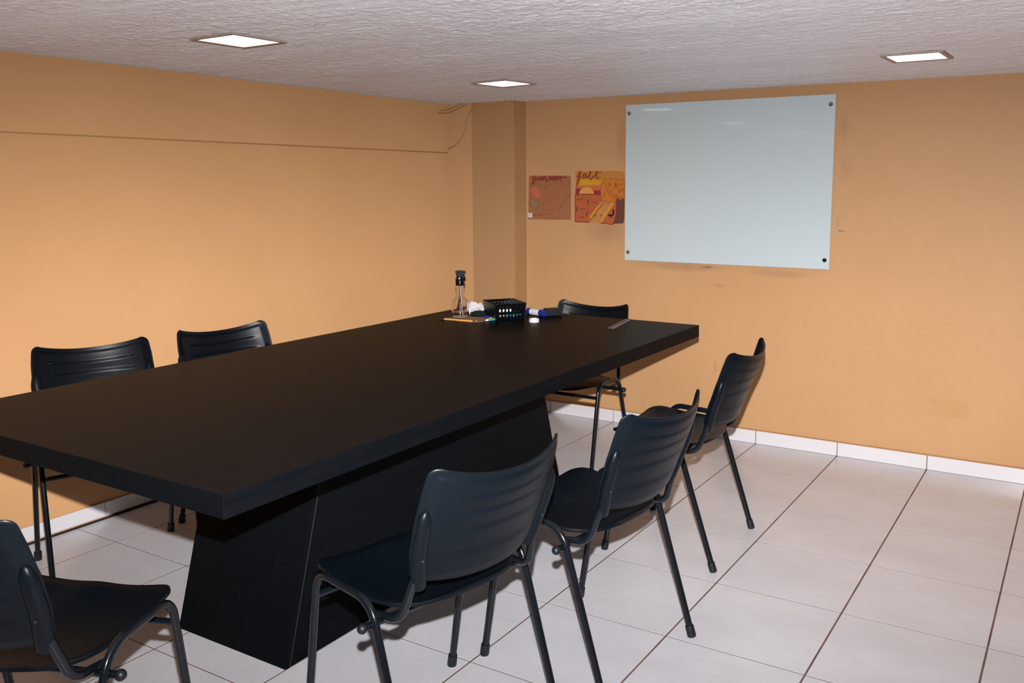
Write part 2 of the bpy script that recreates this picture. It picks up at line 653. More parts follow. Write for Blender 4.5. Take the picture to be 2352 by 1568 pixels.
bb_corner = struct(obj('baseboard_corner', prism_bm([(XL + 0.012, -0.09), (XL + 0.012, -0.10), (-1.779, -0.132), (-1.455, -0.140), (-1.455, -0.001), (-1.466, -0.001), (-1.466, -0.129), (-1.779, -0.121)], 0.001, BH), M['skirt_tile']))
bb_right = struct(obj('baseboard_right', box_bm((XR - BT_, YF, 0.001), (XR, -0.012, BH)), M['skirt_tile']))
bb_front = struct(obj('baseboard_front', box_bm((XL + 0.017, YF, 0.004), (XR - 0.012, YF + BT_, BH)), M['skirt_tile']))


# ------------------------------------------------------------------ recessed square LED panels
def ceiling_light():
    root = empty('ceiling_light')
    s, q = 0.113, 0.094
    bm = bmesh.new()
    z0, z1, z2 = -0.006, 0.0, -0.003
    o_ = [(-s, -s), (s, -s), (s, s), (-s, s)]
    i_ = [(-q, -q), (q, -q), (q, q), (-q, q)]
    ov = [bm.verts.new((x, y, z1)) for x, y in o_]
    om = [bm.verts.new((x * 0.985, y * 0.985, z0)) for x, y in o_]
    iv = [bm.verts.new((x, y, z0)) for x, y in i_]
    ib = [bm.verts.new((x, y, z2)) for x, y in i_]
    for a, b in ((ov, om), (om, iv), (iv, ib)):
        for k in range(4):
            bm.faces.new((a[k], a[(k + 1) % 4], b[(k + 1) % 4], b[k]))
    bm.faces.new(ov)
    bmesh.ops.recalc_face_normals(bm, faces=bm.faces[:])
    obj('frame', bm, M['lamp_frame'], root)
    obj('diffuser', box_bm((-q + .0005, -q + .0005, -0.0032), (q - .0005, q - .0005, -0.0012)), M['diffuser'], root)
    return root


led = ceiling_light()
led_spots = [((-1.034, -2.464), -2, 'square glowing ceiling panel above the middle of the long table'),
             ((-1.001, -0.918), -8, 'square glowing ceiling panel in front of the corner pillar'),
             ((0.852, -0.824), -2, 'square glowing ceiling panel to the right of the whiteboard'),
             ((-1.03, -4.12), 0, 'square glowing ceiling panel beyond the near end of the table'),
             ((0.86, -2.46), 0, 'square glowing ceiling panel over the open floor beside the table'),
             ((0.86, -4.12), 0, 'square glowing ceiling panel above the photographer')]
for i, ((x, y), a, lab) in enumerate(led_spots):
    o = led if i == 0 else copy_tree(led)
    o.location = (x, y, H - 0.003)
    o.rotation_euler.z = math.radians(a)
    tag(o, lab, 'ceiling light', 'square ceiling panels')

# ------------------------------------------------------------------ glass whiteboard
wb = tag(empty('whiteboard', (-0.2164, 0.0, 0.9599)), 'frosted white glass writing board held by four chrome studs', 'whiteboard')
bw, bh = 1.1428, 0.8624
bm = box_bm((-bw / 2, -0.026, 0), (bw / 2, -0.020, bh), 0.0012, 2)
for f in bm.faces:
    f.material_index = 0 if f.normal.y < -0.9 else 1
pane = obj('pane', bm, [M['board'], M['board_edge']], wb)
for sx in (-1, 1):
    for z in (0.047, bh - 0.047):
        prof = [(0.0, 0.0006), (0.0105, 0.0006), (0.0105, 0.0262), (0.0105, 0.0262), (0.0112, 0.0264), (0.0112, 0.030), (0.0100, 0.0325), (0.0, 0.0330)]
        bm = lathe_bm(prof, 24)
        bmesh.ops.rotate(bm, verts=bm.verts[:], cent=(0, 0, 0), matrix=Matrix.Rotation(PI / 2, 3, 'X'))
        bmesh.ops.translate(bm, verts=bm.verts[:], vec=(sx * (bw / 2 - 0.022), 0, z))
        obj('standoff_stud', bm, M['chrome'], wb, smooth=True, auto=35)


# ------------------------------------------------------------------ drawings taped to the wall
def ink(name, rgb, rough=0.75):
    m = mat(name, srgb(*rgb), rough, spec=0.2)
    k = NT(m)
    n1 = k.noise(k.coords((18, 18, 90), world=True), 6.0, 4)
    base = srgb(*rgb)
    dark = tuple(c * 0.82 for c in base[:3]) + (1,)
    k.link(k.ramp(n1, [(0.35, dark), (0.65, base)]), k.b.inputs['Base Color'])
    return m


class Sheet:
    """a sheet on the back wall; sheet units (X right, Y down) become metres on the wall"""
    def __init__(self, root, X0, Y0, x0, z0, sx, sz):
        self.root, self.a = root, (X0, Y0, x0, z0, sx, sz)
        self.layer = 0

    def p(self, X, Y):
        X0, Y0, x0, z0, sx, sz = self.a
        return (x0 + (X - X0) * sx - self.root.location.x, z0 - (Y - Y0) * sz - self.root.location.z)

    def poly(self, name, pts, m, thick=0.0004):
        self.layer += 1
        y = -0.0012 - 0.00030 * self.layer
        bm = bmesh.new()
        a = [bm.verts.new((*self._q(P, y),)) for P in pts]
        b = [bm.verts.new((*self._q(P, y + thick),)) for P in pts]
        bm.faces.new(a)
        bm.faces.new(b[::-1])
        n = len(a)
        for i in range(n):
            bm.faces.new((a[i], b[i], b[(i + 1) % n], a[(i + 1) % n]))
        bmesh.ops.recalc_face_normals(bm, faces=bm.faces[:])
        return obj(name, bm, m, self.root)

    def _q(self, P, y):
        x, z = self.p(*P)
        return (x, y, z)

    def strokes(self, name, lines, width, m):
        self.layer += 1
        y = -0.0012 - 0.00030 * self.layer
        bm = bmesh.new()
        for li, ln in enumerate(lines):
            P = [Vector((self.p(*q)[0], self.p(*q)[1])) for q in smooth_line(ln)]
            prev = None
            for i in range(len(P)):
                t = (P[min(i + 1, len(P) - 1)] - P[max(i - 1, 0)])
                if t.length < 1e-7:
                    t = Vector((1, 0))
                t.normalize()
                nrm = Vector((-t.y, t.x)) * width * 0.5
                lift = y - 0.000012 * i - 0.00003 * (li % 5)
                cur = (bm.verts.new((P[i].x + nrm.x, lift, P[i].y + nrm.y)), bm.verts.new((P[i].x - nrm.x, lift, P[i].y - nrm.y)))
                if prev:
                    bm.faces.new((prev[0], prev[1], cur[1], cur[0]))
                prev = cur
        o = obj(name, bm, m, self.root)
        if name in ('red_pencil_lines', 'pencil_lines', 'field_marks', 'dots', 'leaf_strokes', 'sticker_print'):
            o['kind'] = 'stuff'
        return o


def smooth_line(pts, n=5):
    if len(pts) < 3:
        return pts
    P = [Vector((*p, 0)) for p in pts]
    P = [P[0] * 2 - P[1]] + P + [P[-1] * 2 - P[-2]]
    out = []
    for i in range(1, len(P) - 2):
        for k in range(n):
            t = k / n
            p0, p1, p2, p3 = P[i - 1:i + 3]
            v = 0.5 * ((2 * p1) + (p2 - p0) * t + (2 * p0 - 5 * p1 + 4 * p2 - p3) * t * t + (3 * p1 - p0 - 3 * p2 + p3) * t ** 3)
            out.append((v.x, v.y))
    out.append(pts[-1])
    return out


I = {k: ink(k, v) for k, v in dict(
    crayon_amber=(196, 132, 62), crayon_gold=(214, 158, 44), crayon_orange=(205, 110, 66), crayon_plum=(150, 52, 62),
    crayon_sun=(222, 160, 84), crayon_rust=(186, 100, 62), crayon_leaf=(205, 122, 52), crayon_trunk=(108, 70, 56),
    crayon_path=(200, 136, 80), ink_maroon=(142, 46, 44), ink_leaf=(158, 78, 40), ink_black=(28, 28, 38), ink_brown=(112, 56, 36),
    kraft_sheet=(170, 112, 76), crayon_pink=(206, 112, 90), crayon_khaki=(150, 126, 96), pencil_olive=(128, 94, 60),
    pencil_red=(160, 84, 56), sticker_white=(226, 222, 228), sticker_blue=(140, 145, 190)).items()}

fall = tag(empty('drawing', (-0.962, 0.0, 1.17)), "colourful autumn drawing headed 'fall' with orange tree and setting sun", 'drawing')
S = Sheet(fall, 1118, 265, -1.124, 1.4610, 3.63e-4, 3.25e-4)
S.poly('sheet', [(1118, 265), (1930, 262), (1972, 280), (2003, 325), (2005, 760), (2000, 1090), (1985, 1172), (1800, 1188), (1570, 1178), (1390, 1165), (1118, 1160)], I['crayon_amber'])
S.poly('sky_band', [(1122, 420), (1500, 400), (1600, 440), (1600, 505), (1122, 530)], I['crayon_gold'])
S.poly('sky_band', [(1122, 525), (1400, 510), (1610, 500), (1610, 605), (1122, 575)], I['crayon_orange'])
S.poly('sky_band', [(1122, 565), (1260, 568), (1440, 598), (1610, 600), (1610, 672), (1122, 674)], I['crayon_plum'])
S.poly('sun', [(1325 + 136 * math.cos(a * PI / 20), 670 - 130 * math.sin(a * PI / 20)) for a in range(21)], I['crayon_sun'])
S.poly('field', [(1120, 674), (1615, 668), (1650, 800), (1400, 1060), (1395, 1163), (1120, 1160)], I['crayon_rust'])
S.poly('field', [(1790, 800), (1868, 770), (1868, 1000), (1805, 1187), (1570, 1178)], I['crayon_rust'])
S.poly('path', [(1640, 790), (1810, 800), (1580, 1176), (1392, 1163)], I['crayon_path'])
S.poly('path_border', [(1600, 798), (1648, 788), (1420, 1120), (1392, 1165), (1385, 1060), (1520, 890)], I['crayon_gold'])
S.poly('path_border', [(1785, 812), (1828, 808), (1605, 1165), (1568, 1170)], I['crayon_gold'])
S.poly('trunk', [(1870, 740), (2004, 740), (2000, 1090), (1985, 1168), (1812, 1183), (1866, 1000)], I['crayon_trunk'])
crown = []
for (cx, cy, r_) in ((1640, 600, 62), (1640, 520, 58), (1690, 450, 52), (1770, 430, 42), (1850, 430, 40), (1940, 440, 40), (1985, 450, 20), (1990, 580, 14), (1985, 700, 18), (1930, 730, 36), (1860, 720, 30), (1800, 770, 36), (1720, 780, 44), (1650, 730, 58), (1630, 660, 50)):
    base = math.atan2(cy - 600, cx - 1800)
    for d in (-0.9, -0.45, 0, 0.45, 0.9):
        crown.append((min(2004, cx + r_ * math.cos(base + d)), cy + r_ * math.sin(base + d)))
S.poly('tree_crown', crown, I['crayon_leaf'])
rr = random.Random(3)
S.strokes('crown_outline', [crown + crown[:1]], 0.0022, I['ink_leaf'])
S.strokes('leaf_strokes', [[(x, y), (x + rr.uniform(-8, 14), y + 26), (x - 8, y + 50)] for x, y in [(rr.uniform(1630, 1980), rr.uniform(450, 700)) for _ in range(46)]], 0.0026, I['ink_leaf'])
S.strokes('outline', [[(1122, 674), (1350, 668), (1590, 670)], [(1122, 674), (1120, 1000), (1119, 1160)], [(1119, 1160), (1250, 1164), (1392, 1166)], [(1580, 1177), (1700, 1180), (1805, 1187), (1860, 1010), (1866, 760)], [(1640, 800), (1500, 990), (1400, 1130)]], 0.0045, I['ink_maroon'])
S.strokes('field_marks', [[(1150, 775), (1170, 760), (1190, 768), (1210, 755), (1230, 765), (1260, 738), (1310, 745)], [(1430, 830), (1450, 800), (1465, 820), (1480, 800), (1495, 825), (1510, 800), (1515, 830)], [(1205, 945), (1220, 920), (1240, 935), (1260, 915), (1280, 935), (1310, 920), (1325, 935)], [(1190, 1100), (1205, 1075), (1220, 1095), (1240, 1070), (1255, 1090), (1275, 1060), (1280, 1085)]], 0.0022, I['ink_brown'])
for ln in ([(1362, 760), (1350, 850)], [(1155, 890), (1155, 970)], [(1355, 965), (1325, 1060)], [(1505, 1030), (1485, 1060)], [(1600, 1020), (1590, 1055)]):
    S.strokes('leaf_mark', [ln], 0.0060, I['ink_brown'])
S.strokes('painted_chair', [[(1812, 930), (1815, 980), (1808, 1030)], [(1808, 1032), (1770, 1035), (1722, 1025)]], 0.0100, I['ink_black'])
S.strokes('painted_chair_legs', [[(1760, 1045), (1738, 1075)], [(1775, 1045), (1792, 1080)]], 0.0045, I['ink_black'])
S.strokes('lettering', [
    [(1148, 352), (1190, 348), (1222, 300), (1216, 268), (1198, 285), (1192, 360), (1190, 450), (1180, 492), (1160, 488), (1158, 455), (1195, 385), (1240, 360)],
    [(1318, 308), (1285, 310), (1265, 345), (1278, 380), (1310, 360), (1322, 300), (1322, 350), (1345, 378)],
    [(1345, 378), (1395, 310), (1410, 275), (1395, 272), (1388, 320), (1390, 385), (1415, 408), (1450, 360)],
    [(1450, 360), (1500, 330), (1530, 290), (1520, 265), (1505, 285), (1503, 350), (1520, 398), (1558, 368)],
    [(1568, 272), (1584, 278)], [(1570, 300), (1584, 300)], [(1142, 520), (1152, 512), (1162, 522)]], 0.0062, I['ink_maroon'])

summer = tag(empty('drawing', (-1.302, 0.0, 1.178)), "faded brown drawing headed 'summer' with pencil outlines beside the pillar", 'drawing')
S = Sheet(summer, 275, 340, -1.4455, 1.4390, 3.87e-4, 3.27e-4)
S.poly('sheet', [(277, 340), (1025, 345), (1030, 1132), (257, 1140), (268, 700)], I['kraft_sheet'])
S.poly('pink_shape', [(310, 610), (330, 565), (400, 538), (450, 600), (492, 690), (465, 722), (430, 735), (385, 745), (350, 680)], I['crayon_pink'])
S.poly('khaki_shape', [(340, 755), (462, 855), (400, 930), (385, 975), (290, 830)], I['crayon_khaki'])
S.strokes('pencil_lines', [
    [(340, 755), (400, 805), (462, 855), (425, 930), (385, 975), (335, 905), (290, 830), (340, 755)],
    [(400, 930), (395, 960), (430, 970), (440, 940), (420, 910), (402, 930)],
    [(500, 450), (455, 450), (440, 490), (470, 530), (520, 520), (560, 530), (620, 525), (655, 490), (640, 450), (610, 445), (590, 470)],
    [(855, 500), (870, 455), (900, 465), (910, 430), (950, 420), (985, 450), (1015, 430), (1020, 500), (970, 520), (900, 515), (855, 500)],
    [(420, 740), (440, 780), (480, 800), (470, 745)],
    [(1020, 670), (960, 710), (900, 770), (860, 880), (820, 960), (805, 1120)],
    [(1000, 725), (940, 720), (905, 780), (960, 770)], [(830, 910), (890, 880), (930, 800)],
    [(515, 970), (590, 960), (690, 980), (730, 1000)], [(515, 970), (500, 1010), (560, 1050), (640, 1045), (690, 1010)],
    [(690, 1100), (760, 1105), (800, 1125)], [(820, 1030), (880, 990)]], 0.0019, I['pencil_olive'])
S.strokes('red_pencil_lines', [
    [(528, 970), (530, 850), (560, 805), (610, 795), (665, 808), (692, 850), (692, 970)],
    [(555, 720), (560, 790)], [(602, 715), (608, 785)], [(670, 735), (655, 795)],
    [(690, 760), (720, 745), (760, 765), (800, 745), (825, 770)],
    [(510, 640), (520, 590), (540, 560), (590, 555), (580, 600)], [(920, 600), (945, 580), (965, 600), (940, 615), (920, 600)],
    [(745, 650), (765, 640)], [(775, 590), (795, 592)]], 0.0019, I['pencil_red'])
S.strokes('dots', [[(735 + dx, 885 + dy), (739 + dx, 891 + dy)] for dx, dy in ((0, 0), (65, 5), (40, 25), (15, 52), (68, 48), (35, 85), (-362, 205), (-302, 215), (-244, 210))], 0.0030, I['ink_brown'])
S.strokes('lettering', [
    [(400, 350), (362, 362), (342, 395), (372, 425), (378, 470), (350, 488), (340, 468), (385, 410), (402, 372)],
    [(402, 372), (402, 410), (425, 425), (448, 365), (452, 410), (470, 420)],
    [(470, 420), (500, 365), (505, 428), (535, 360), (545, 428), (580, 352), (590, 425), (625, 425)],
    [(625, 425), (660, 352), (668, 430), (700, 358), (708, 430), (742, 350), (748, 420), (765, 428)],
    [(765, 400), (800, 370), (785, 350), (768, 385), (785, 425), (815, 405)],
    [(815, 405), (845, 352), (848, 438), (850, 390), (880, 372), (912, 385)],
    [(952, 352), (935, 372), (955, 388)], [(318, 500), (340, 512)]], 0.0062, I['ink_maroon'])
S.strokes('signature', [[(345, 1050), (360, 1065), (375, 1045), (395, 1060), (420, 1052)], [(450, 1045), (445, 1065)], [(465, 1062), (480, 1045), (500, 1062), (525, 1066)]], 0.0028, I['ink_brown'])
S.poly('sticker', [(258, 1020), (338, 1024), (334, 1106), (257, 1101)], I['sticker_white'])
S.strokes('sticker_print', [[(275, 1045), (322, 1047)], [(275, 1062), (298, 1063)], [(272, 1078), (294, 1079)]], 0.0022, I['sticker_blue'])

# pen stroke on the wall right of the board, small dents
bm = tube_bm([(0.388, -0.0012, 1.1565), (0.400, -0.0012, 1.1545), (0.425, -0.0012, 1.151)], [0.0022, 0.0018, 0.0008], 6, flat=0.4, side=Vector((0, 1, 0)))
obj('pen_mark', bm, M['blue_ink'], wall_back)


# ------------------------------------------------------------------ cables in the corner
def cable(path, r, m, label):
    P = [Vector(p) for p in path]
    Q = [P[0] * 2 - P[1]] + P + [P[-1] * 2 - P[-2]]
    out = []
    for i in range(1, len(Q) - 2):
        for k in range(8):
            t = k / 8
            p0, p1, p2, p3 = Q[i - 1:i + 3]
            out.append(0.5 * ((2 * p1) + (p2 - p0) * t + (2 * p0 - 5 * p1 + 4 * p2 - p3) * t * t + (3 * p1 - p0 - 3 * p2 + p3) * t ** 3))
    out.append(P[-1])
    return tag(obj('cable', tube_bm(out, r, 8), m, smooth=True, auto=60), label, 'cable', 'loose cables in the corner')


cable([(-1.745, -0.131, H), (-1.772, -0.132, 1.83), (-1.800, -0.134, 1.787), (-1.826, -0.136, 1.698), (-1.884, -0.134, 1.634), (-1.935, -0.125, 1.614), (-1.978, -0.098, 1.606)], 0.0026, M['cable'],
      'thin painted cable hanging in a long loop down beside the corner pillar')
cable([(-1.790, -0.130, H), (-1.840, -0.130, 1.856), (-1.880, -0.130, 1.843), (-1.935, -0.118, 1.828), (-1.979, -0.110, 1.823), (-1.980, -0.19, 1.818)], 0.0026, M['cable'],
      'lower of two short painted cables crossing from pillar to left wall')
cable([(-1.832, -0.130, H), (-1.868, -0.130, 1.866), (-1.908, -0.124, 1.856), (-1.950, -0.115, 1.847), (-1.980, -0.120, 1.842), (-1.981, -0.17, 1.834)], 0.0024, M['cable'],
      'upper of two short painted cables crossing from pillar to left wall')
cable([(-1.742, -0.131, H), (-1.700, -0.136, 1.868), (-1.655, -0.138, 1.862), (-1.600, -0.138, 1.865), (-1.550, -0.136, 1.872), (-1.520, -0.134, H)], 0.0030, M['cable_light'],
      'lighter orange cable sagging along the ceiling across the pillar front')

# ------------------------------------------------------------------ conference table
TXL, TXR, TYN, TYF, TZ, TH = -1.3092, -0.0245, -3.4112, -0.7963, 0.752, 0.0535
table = tag(empty('conference_table', ((TXL + TXR) / 2, (TYN + TYF) / 2, 0)), 'long black wood-grain conference table on a tapered pedestal base', 'table')
tc = Vector(table.location)
obj('tabletop', box_bm((TXL - tc.x, TYN - tc.y, TZ - TH), (TXR - tc.x, TYF - tc.y, TZ), 0.0012, 1), M['laminate'], table)
bx0, bx1 = -0.909 - tc.x, -0.431 - tc.x
by0, by1, ty0, ty1 = -2.914 - tc.y, -1.318 - tc.y, -2.718 - tc.y, -1.535 - tc.y
zt = TZ - TH


def sloped_panel(name, pts, thick):
    """panel from four corner points with thickness along its inner normal"""
    bm = bmesh.new()
    P = [Vector(p) for p in pts]
    n = (P[1] - P[0]).cross(P[3] - P[0]).normalized() * thick
    a = [bm.verts.new(p) for p in P]
    b = [bm.verts.new(p - n) for p in P]
    bm.faces.new(a)
    bm.faces.new(b[::-1])
    for i in range(4):
        bm.faces.new((a[i], b[i], b[(i + 1) % 4], a[(i + 1) % 4]))
    bmesh.ops.recalc_face_normals(bm, faces=bm.faces[:])
    return obj(name, bm, M['laminate'], table)


sloped_panel('base_end_panel', [(bx0, by0, 0), (bx1, by0, 0), (bx1, ty0, zt), (bx0, ty0, zt)], 0.018)
sloped_panel('base_end_panel', [(bx1, by1, 0), (bx0, by1, 0), (bx0, ty1, zt), (bx1, ty1, zt)], 0.018)
e = 0.019
sloped_panel('base_side_panel', [(bx1, by0 + e, 0), (bx1, by1 - e, 0), (bx1, ty1 - e, zt), (bx1, ty0 + e, zt)], 0.018)
sloped_panel('base_side_panel', [(bx0, by1 - e, 0), (bx0, by0 + e, 0), (bx0, ty0 + e, zt), (bx0, ty1 - e, zt)], 0.018)
for sy, yb, yt in ((1, by0, ty0),):
    obj('edge_strip', tube_bm([(bx1 - 0.0002, yb + sy * e * 0.95, 0.002), (bx1 - 0.0002, yt + sy * e * 0.95, zt - 0.002)], 0.0012, 6), M['seam'], table)


# ------------------------------------------------------------------ stacking chair (front = +Y)
RF, FF = Vector((0.236, -0.217, 0)), Vector((0.240, 0.217, 0))
RB, FB = Vector((0.236, -0.070, 0.462)), Vector((0.241, 0.138, 0.472))
TR = 0.0108


def back_point(u, v, off=0.0):
    """surface of the backrest; u across (-1..1), v bottom to top, off = metres towards the rear"""
    hw = lerp_table([(0, 0.186), (0.25, 0.203), (0.5, 0.209), (0.75, 0.206), (1.0, 0.198)], v)
    v0 = 0.90
    if v > v0:
        hw -= 0.024 * (1 - math.sqrt(max(0.0, 1 - ((v - v0) / (1 - v0)) ** 2)))
    if v < 0.06:
        hw -= 0.012 * (1 - math.sqrt(max(0.0, 1 - ((0.06 - v) / 0.06) ** 2)))
    x = u * hw
    cu = 1 - (abs(x) / 0.209) ** 2.2
    bend = 0.062 * cu
    y = -0.136 - 0.100 * v - 0.012 * math.sin(PI * v) - bend
    z = 0.526 + 0.282 * v - 0.040 * cu * smooth((v - 0.4) / 0.6) - 0.022 * cu * smooth((0.35 - v) / 0.35)
    ln = Vector((0, -0.94, -0.34))
    return Vector((x, y, z)) + ln * off


def make_backrest(root):
    bm = bmesh.new()
    slots = [0.20, 0.39, 0.58, 0.77]
    vs = [0.0, 0.012, 0.03, 0.06, 0.085, 0.12]
    for s in slots:
        vs += [s - 0.05, s - 0.0035, s + 0.0035, s + 0.05]
    vs += [0.87, 0.90, 0.925, 0.945, 0.965, 0.982, 0.993, 1.0]
    vs = sorted(set(round(x, 4) for x in vs))
    us = [-1, -0.975, -0.93, -0.895, -0.86, -0.78, -0.70]
    us = us + [-0.5, -0.25, 0.0] + [0.25, 0.5] + [-a for a in us[::-1]]
    us = sorted(set(us))

    def offset(u, v):
        inner = smooth((0.93 - abs(u)) / 0.036) * smooth((v - 0.03) / 0.03) * smooth((0.945 - v) / 0.021)
        d = 0.0042 * inner
        m = smooth((0.80 - abs(u)) / 0.08)
        for s in slots:
            if abs(v - s) < 0.0501:
                if v < s:
                    d += 0.0006 * m * smooth(1 - (s - v - 0.0035) / 0.046)
                else:
                    d -= 0.0006 * m * smooth(1 - (v - s - 0.0035) / 0.046)
        d += 0.003 * smooth((abs(u) - 0.96) / 0.04) * -1
        return d
    grid = [[bm.verts.new(back_point(u, v, offset(u, v))) for u in us] for v in vs]
    for j in range(len(vs) - 1):
        vm = (vs[j] + vs[j + 1]) / 2
        for i in range(len(us) - 1):
            um = (us[i] + us[i + 1]) / 2
            bm.faces.new((grid[j][i], grid[j][i + 1], grid[j + 1][i + 1], grid[j + 1][i]))
    bmesh.ops.recalc_face_normals(bm, faces=bm.faces[:])
    o = obj('backrest', bm, M['plastic'], root, smooth=True)
    so = o.modifiers.new('thickness', 'SOLIDIFY')
    so.thickness = 0.0055
    so.offset = 0
    bv = o.modifiers.new('rim', 'BEVEL')
    bv.width = 0.0016
    bv.segments = 2
    bv.limit_method = 'ANGLE'
    bv.angle_limit = math.radians(50)
    o.data.set_sharp_from_angle(angle=math.radians(60))
    for v in (0.39, 0.58, 0.77):            # shallow horizontal ledges on the front
        path = [back_point(u, v, -0.0022 + 0.0030 * smooth((abs(u) - 0.66) / 0.1)) for u in [-0.74 + 1.48 * k / 16 for k in range(17)]]
        obj('ledge', tube_bm(path, [0.0012] + [0.0042] * 15 + [0.0012], 8), M['plastic'], o, smooth=True)
    return o


def make_seat(root):
    bm = bmesh.new()
    ns = 22
    ts = [0.004, 0.012, 0.025, 0.045, 0.07, 0.10, 0.14, 0.19, 0.25, 0.32, 0.40, 0.48, 0.56, 0.64, 0.72, 0.79, 0.85, 0.89, 0.92, 0.945, 0.965, 0.982, 0.993, 1.0]
    rows_ = []
    for t in ts:
        row = []
        w = 0.217
        if t < 0.45:
            w *= (1 - (1 - t / 0.45) ** 2.6) ** (1 / 2.6)
        if t > 0.84:
            w -= 0.055 * (1 - math.sqrt(max(0.0, 1 - ((t - 0.84) / 0.16) ** 2)))
        for i in range(ns + 1):
            s = -1 + 2 * i / ns
            x = s * w
            q = abs(x) / 0.217
            y = -0.154 + 0.366 * t + 0.010 * (1 - q * q) * smooth((t - 0.7) / 0.3)
            z = 0.446 + 0.010 * t - 0.018 * (1 - q ** 2) * math.sin(PI * min(1.0, 0.12 + 0.88 * t))
            z += 0.012 * q ** 3 * smooth((t - 0.55) / 0.45)
            z -= 0.012 * smooth((t - 0.90) / 0.10) * (1 - q ** 2)
            z += 0.004 * math.exp(-(x / 0.045) ** 2) * smooth((t - 0.5) / 0.3)
            z += 0.006 * smooth((0.08 - t) / 0.08) - 0.004 * smooth((0.03 - t) / 0.03)
            row.append(bm.verts.new((x, y, z)))
        rows_.append(row)
    for j in range(len(ts) - 1):
        for i in range(ns):
            bm.faces.new((rows_[j][i], rows_[j][i + 1], rows_[j + 1][i + 1], rows_[j + 1][i]))
    bmesh.ops.recalc_face_normals(bm, faces=bm.faces[:])
    o = obj('seat', bm, M['plastic'], root, smooth=True)
    so = o.modifiers.new('thickness', 'SOLIDIFY')
    so.thickness = 0.009
    so.offset = 0
    bv = o.modifiers.new('rim', 'BEVEL')
    bv.width = 0.0032
    bv.segments = 3
    bv.limit_method = 'ANGLE'
    bv.angle_limit = math.radians(50)
    return o


def make_chair():
    root = empty('stacking_chair')
    make_backrest(root)
    make_seat(root)
    for s in (-1, 1):
        def sd(v):
            return Vector((v.x * s, v.y, v.z))
        path = fillet([sd(FF), sd(FB), sd(RB), sd(RF)], [0.050, 0.070], 9)
        k_f, k_r = 10, len(path) - 11       # ends of the two bends
        for name, part in (('leg', path[:k_f + 1]), ('side_rail', path[k_f:k_r + 1]), ('leg', path[k_r:])):
            o = obj(name, tube_bm(part, TR, 14, flat=0.86), M['tube'], root, smooth=True, auto=60)
            if name == 'leg':
                foot = part[0] if part[0].z < 0.01 else part[-1]
                other = part[1] if part[0].z < 0.01 else part[-2]
                d = (other - foot).normalized()
                cap = tube_bm([foot + d * 0.0, foot + d * 0.004, foot + d * 0.030, foot + d * 0.036, foot + d * 0.037], [0.0125, 0.0140, 0.0135, 0.0130, 0.0108], 14)
                obj('foot_cap', cap, M['rubber'], o, smooth=True, auto=50)
        # L-shaped support from under the seat up into the backrest sleeve
        up = [back_point(s * 0.935, v, 0.0065) for v in (0.50, 0.35, 0.20, 0.12)]
        low = Vector((s * 0.203, -0.134, 0.428))
        pts = up + [low, Vector((s * 0.212, -0.050, 0.418))]
        path = [up[0], up[1], up[2]] + fillet(pts[2:], [0.2, 0.042], 8)[1:]
        obj('back_support', tube_bm(path, 0.0100, 12), M['tube'], root, smooth=True, auto=60)
        # moulded sleeve on the rear of the backrest
        vv = [-0.040, -0.03, 0.05, 0.15, 0.28, 0.40, 0.50, 0.57, 0.615, 0.635]
        rad = [0.0150, 0.0156, 0.0158, 0.0160, 0.0160, 0.0156, 0.0148, 0.0122, 0.0075, 0.0015]
        cen = []
        for v in vv:
            w_ = max(0.12, v)
            p = back_point(s * 0.935, w_, 0.0065 - 0.0035 * smooth((v - 0.45) / 0.18))
            if v < 0.12:
                p += (back_point(s * 0.935, 0.12, 0.0065) - back_point(s * 0.935, 0.24, 0.0065)) * ((0.12 - v) / 0.12)
            cen.append(p)
        bm = tube_bm(cen, rad, 16, flat=1.25)
        sl = obj('sleeve', bm, M['plastic'], root, smooth=True, auto=60)
        scr = back_point(s * 0.935, 0.22, 0.0220)
        obj('screw', ball_bm(scr, 0.0045, 1, squash=(1, 0.6, 1)), M['screw'], sl, smooth=True)
    # crossbars under the seat, the rear one ending in stacking knobs
    yr, zr = -0.072, 0.408
    rear = obj('crossbar', tube_bm([(-0.258, yr, zr), (0.258, yr, zr)], 0.0085, 10), M['tube'], root, smooth=True, auto=60)
    for s in (-1, 1):
        obj('stacking_knob', ball_bm((s * 0.262, yr, zr), 0.0125, 2), M['rubber'], rear, smooth=True)
    obj('crossbar', tube_bm([(-0.236, 0.148, 0.408), (0.236, 0.148, 0.408)], 0.0080, 10), M['tube'], root, smooth=True, auto=60)
    return root


chair = make_chair()
chair_spots = [
    ((0.129, -2.924), 78.2, "black plastic chair closest to the camera on the table's right side"),
    ((0.257, -2.335), 82.9, 'black plastic chair in the middle of the three on the right side'),
    ((0.164, -1.424), 92.1, 'black plastic chair on the right side, farthest back, near the whiteboard wall'),
    ((-0.411, -3.615), 21.0, "black plastic chair at the table's near end, cut by the frame's left edge"),
    ((-0.662, -0.874), 179.5, "black plastic chair tucked under the table's far end below the whiteboard"),
    ((-1.523, -2.716), -112.0, 'black plastic chair by the left wall, the nearer of the two there'),
    ((-1.416, -2.146), -101.0, 'black plastic chair by the left wall, the farther of the two there'),
]
for i, ((x, y), a, lab) in enumerate(chair_spots):
    o = chair if i == 0 else copy_tree(chair)
    o.location = (x, y, 0)
    o.rotation_euler.z = math.radians(a)
    tag(o, lab, 'chair', 'black stacking chairs around the table')

# ------------------------------------------------------------------ things on the table
# kraft paper under the bottle
pp = [(-1.165, -1.255), (-1.125, -1.140), (-0.995, -1.085), (-0.935, -1.150), (-0.925, -1.215), (-0.960, -1.262)]
bm = prism_bm(pp, TZ + 0.0002, TZ + 0.0012)
tag(obj('paper_sheet', bm, M['kraft']), 'brown kraft paper sheet lying under the spray bottle', 'paper')

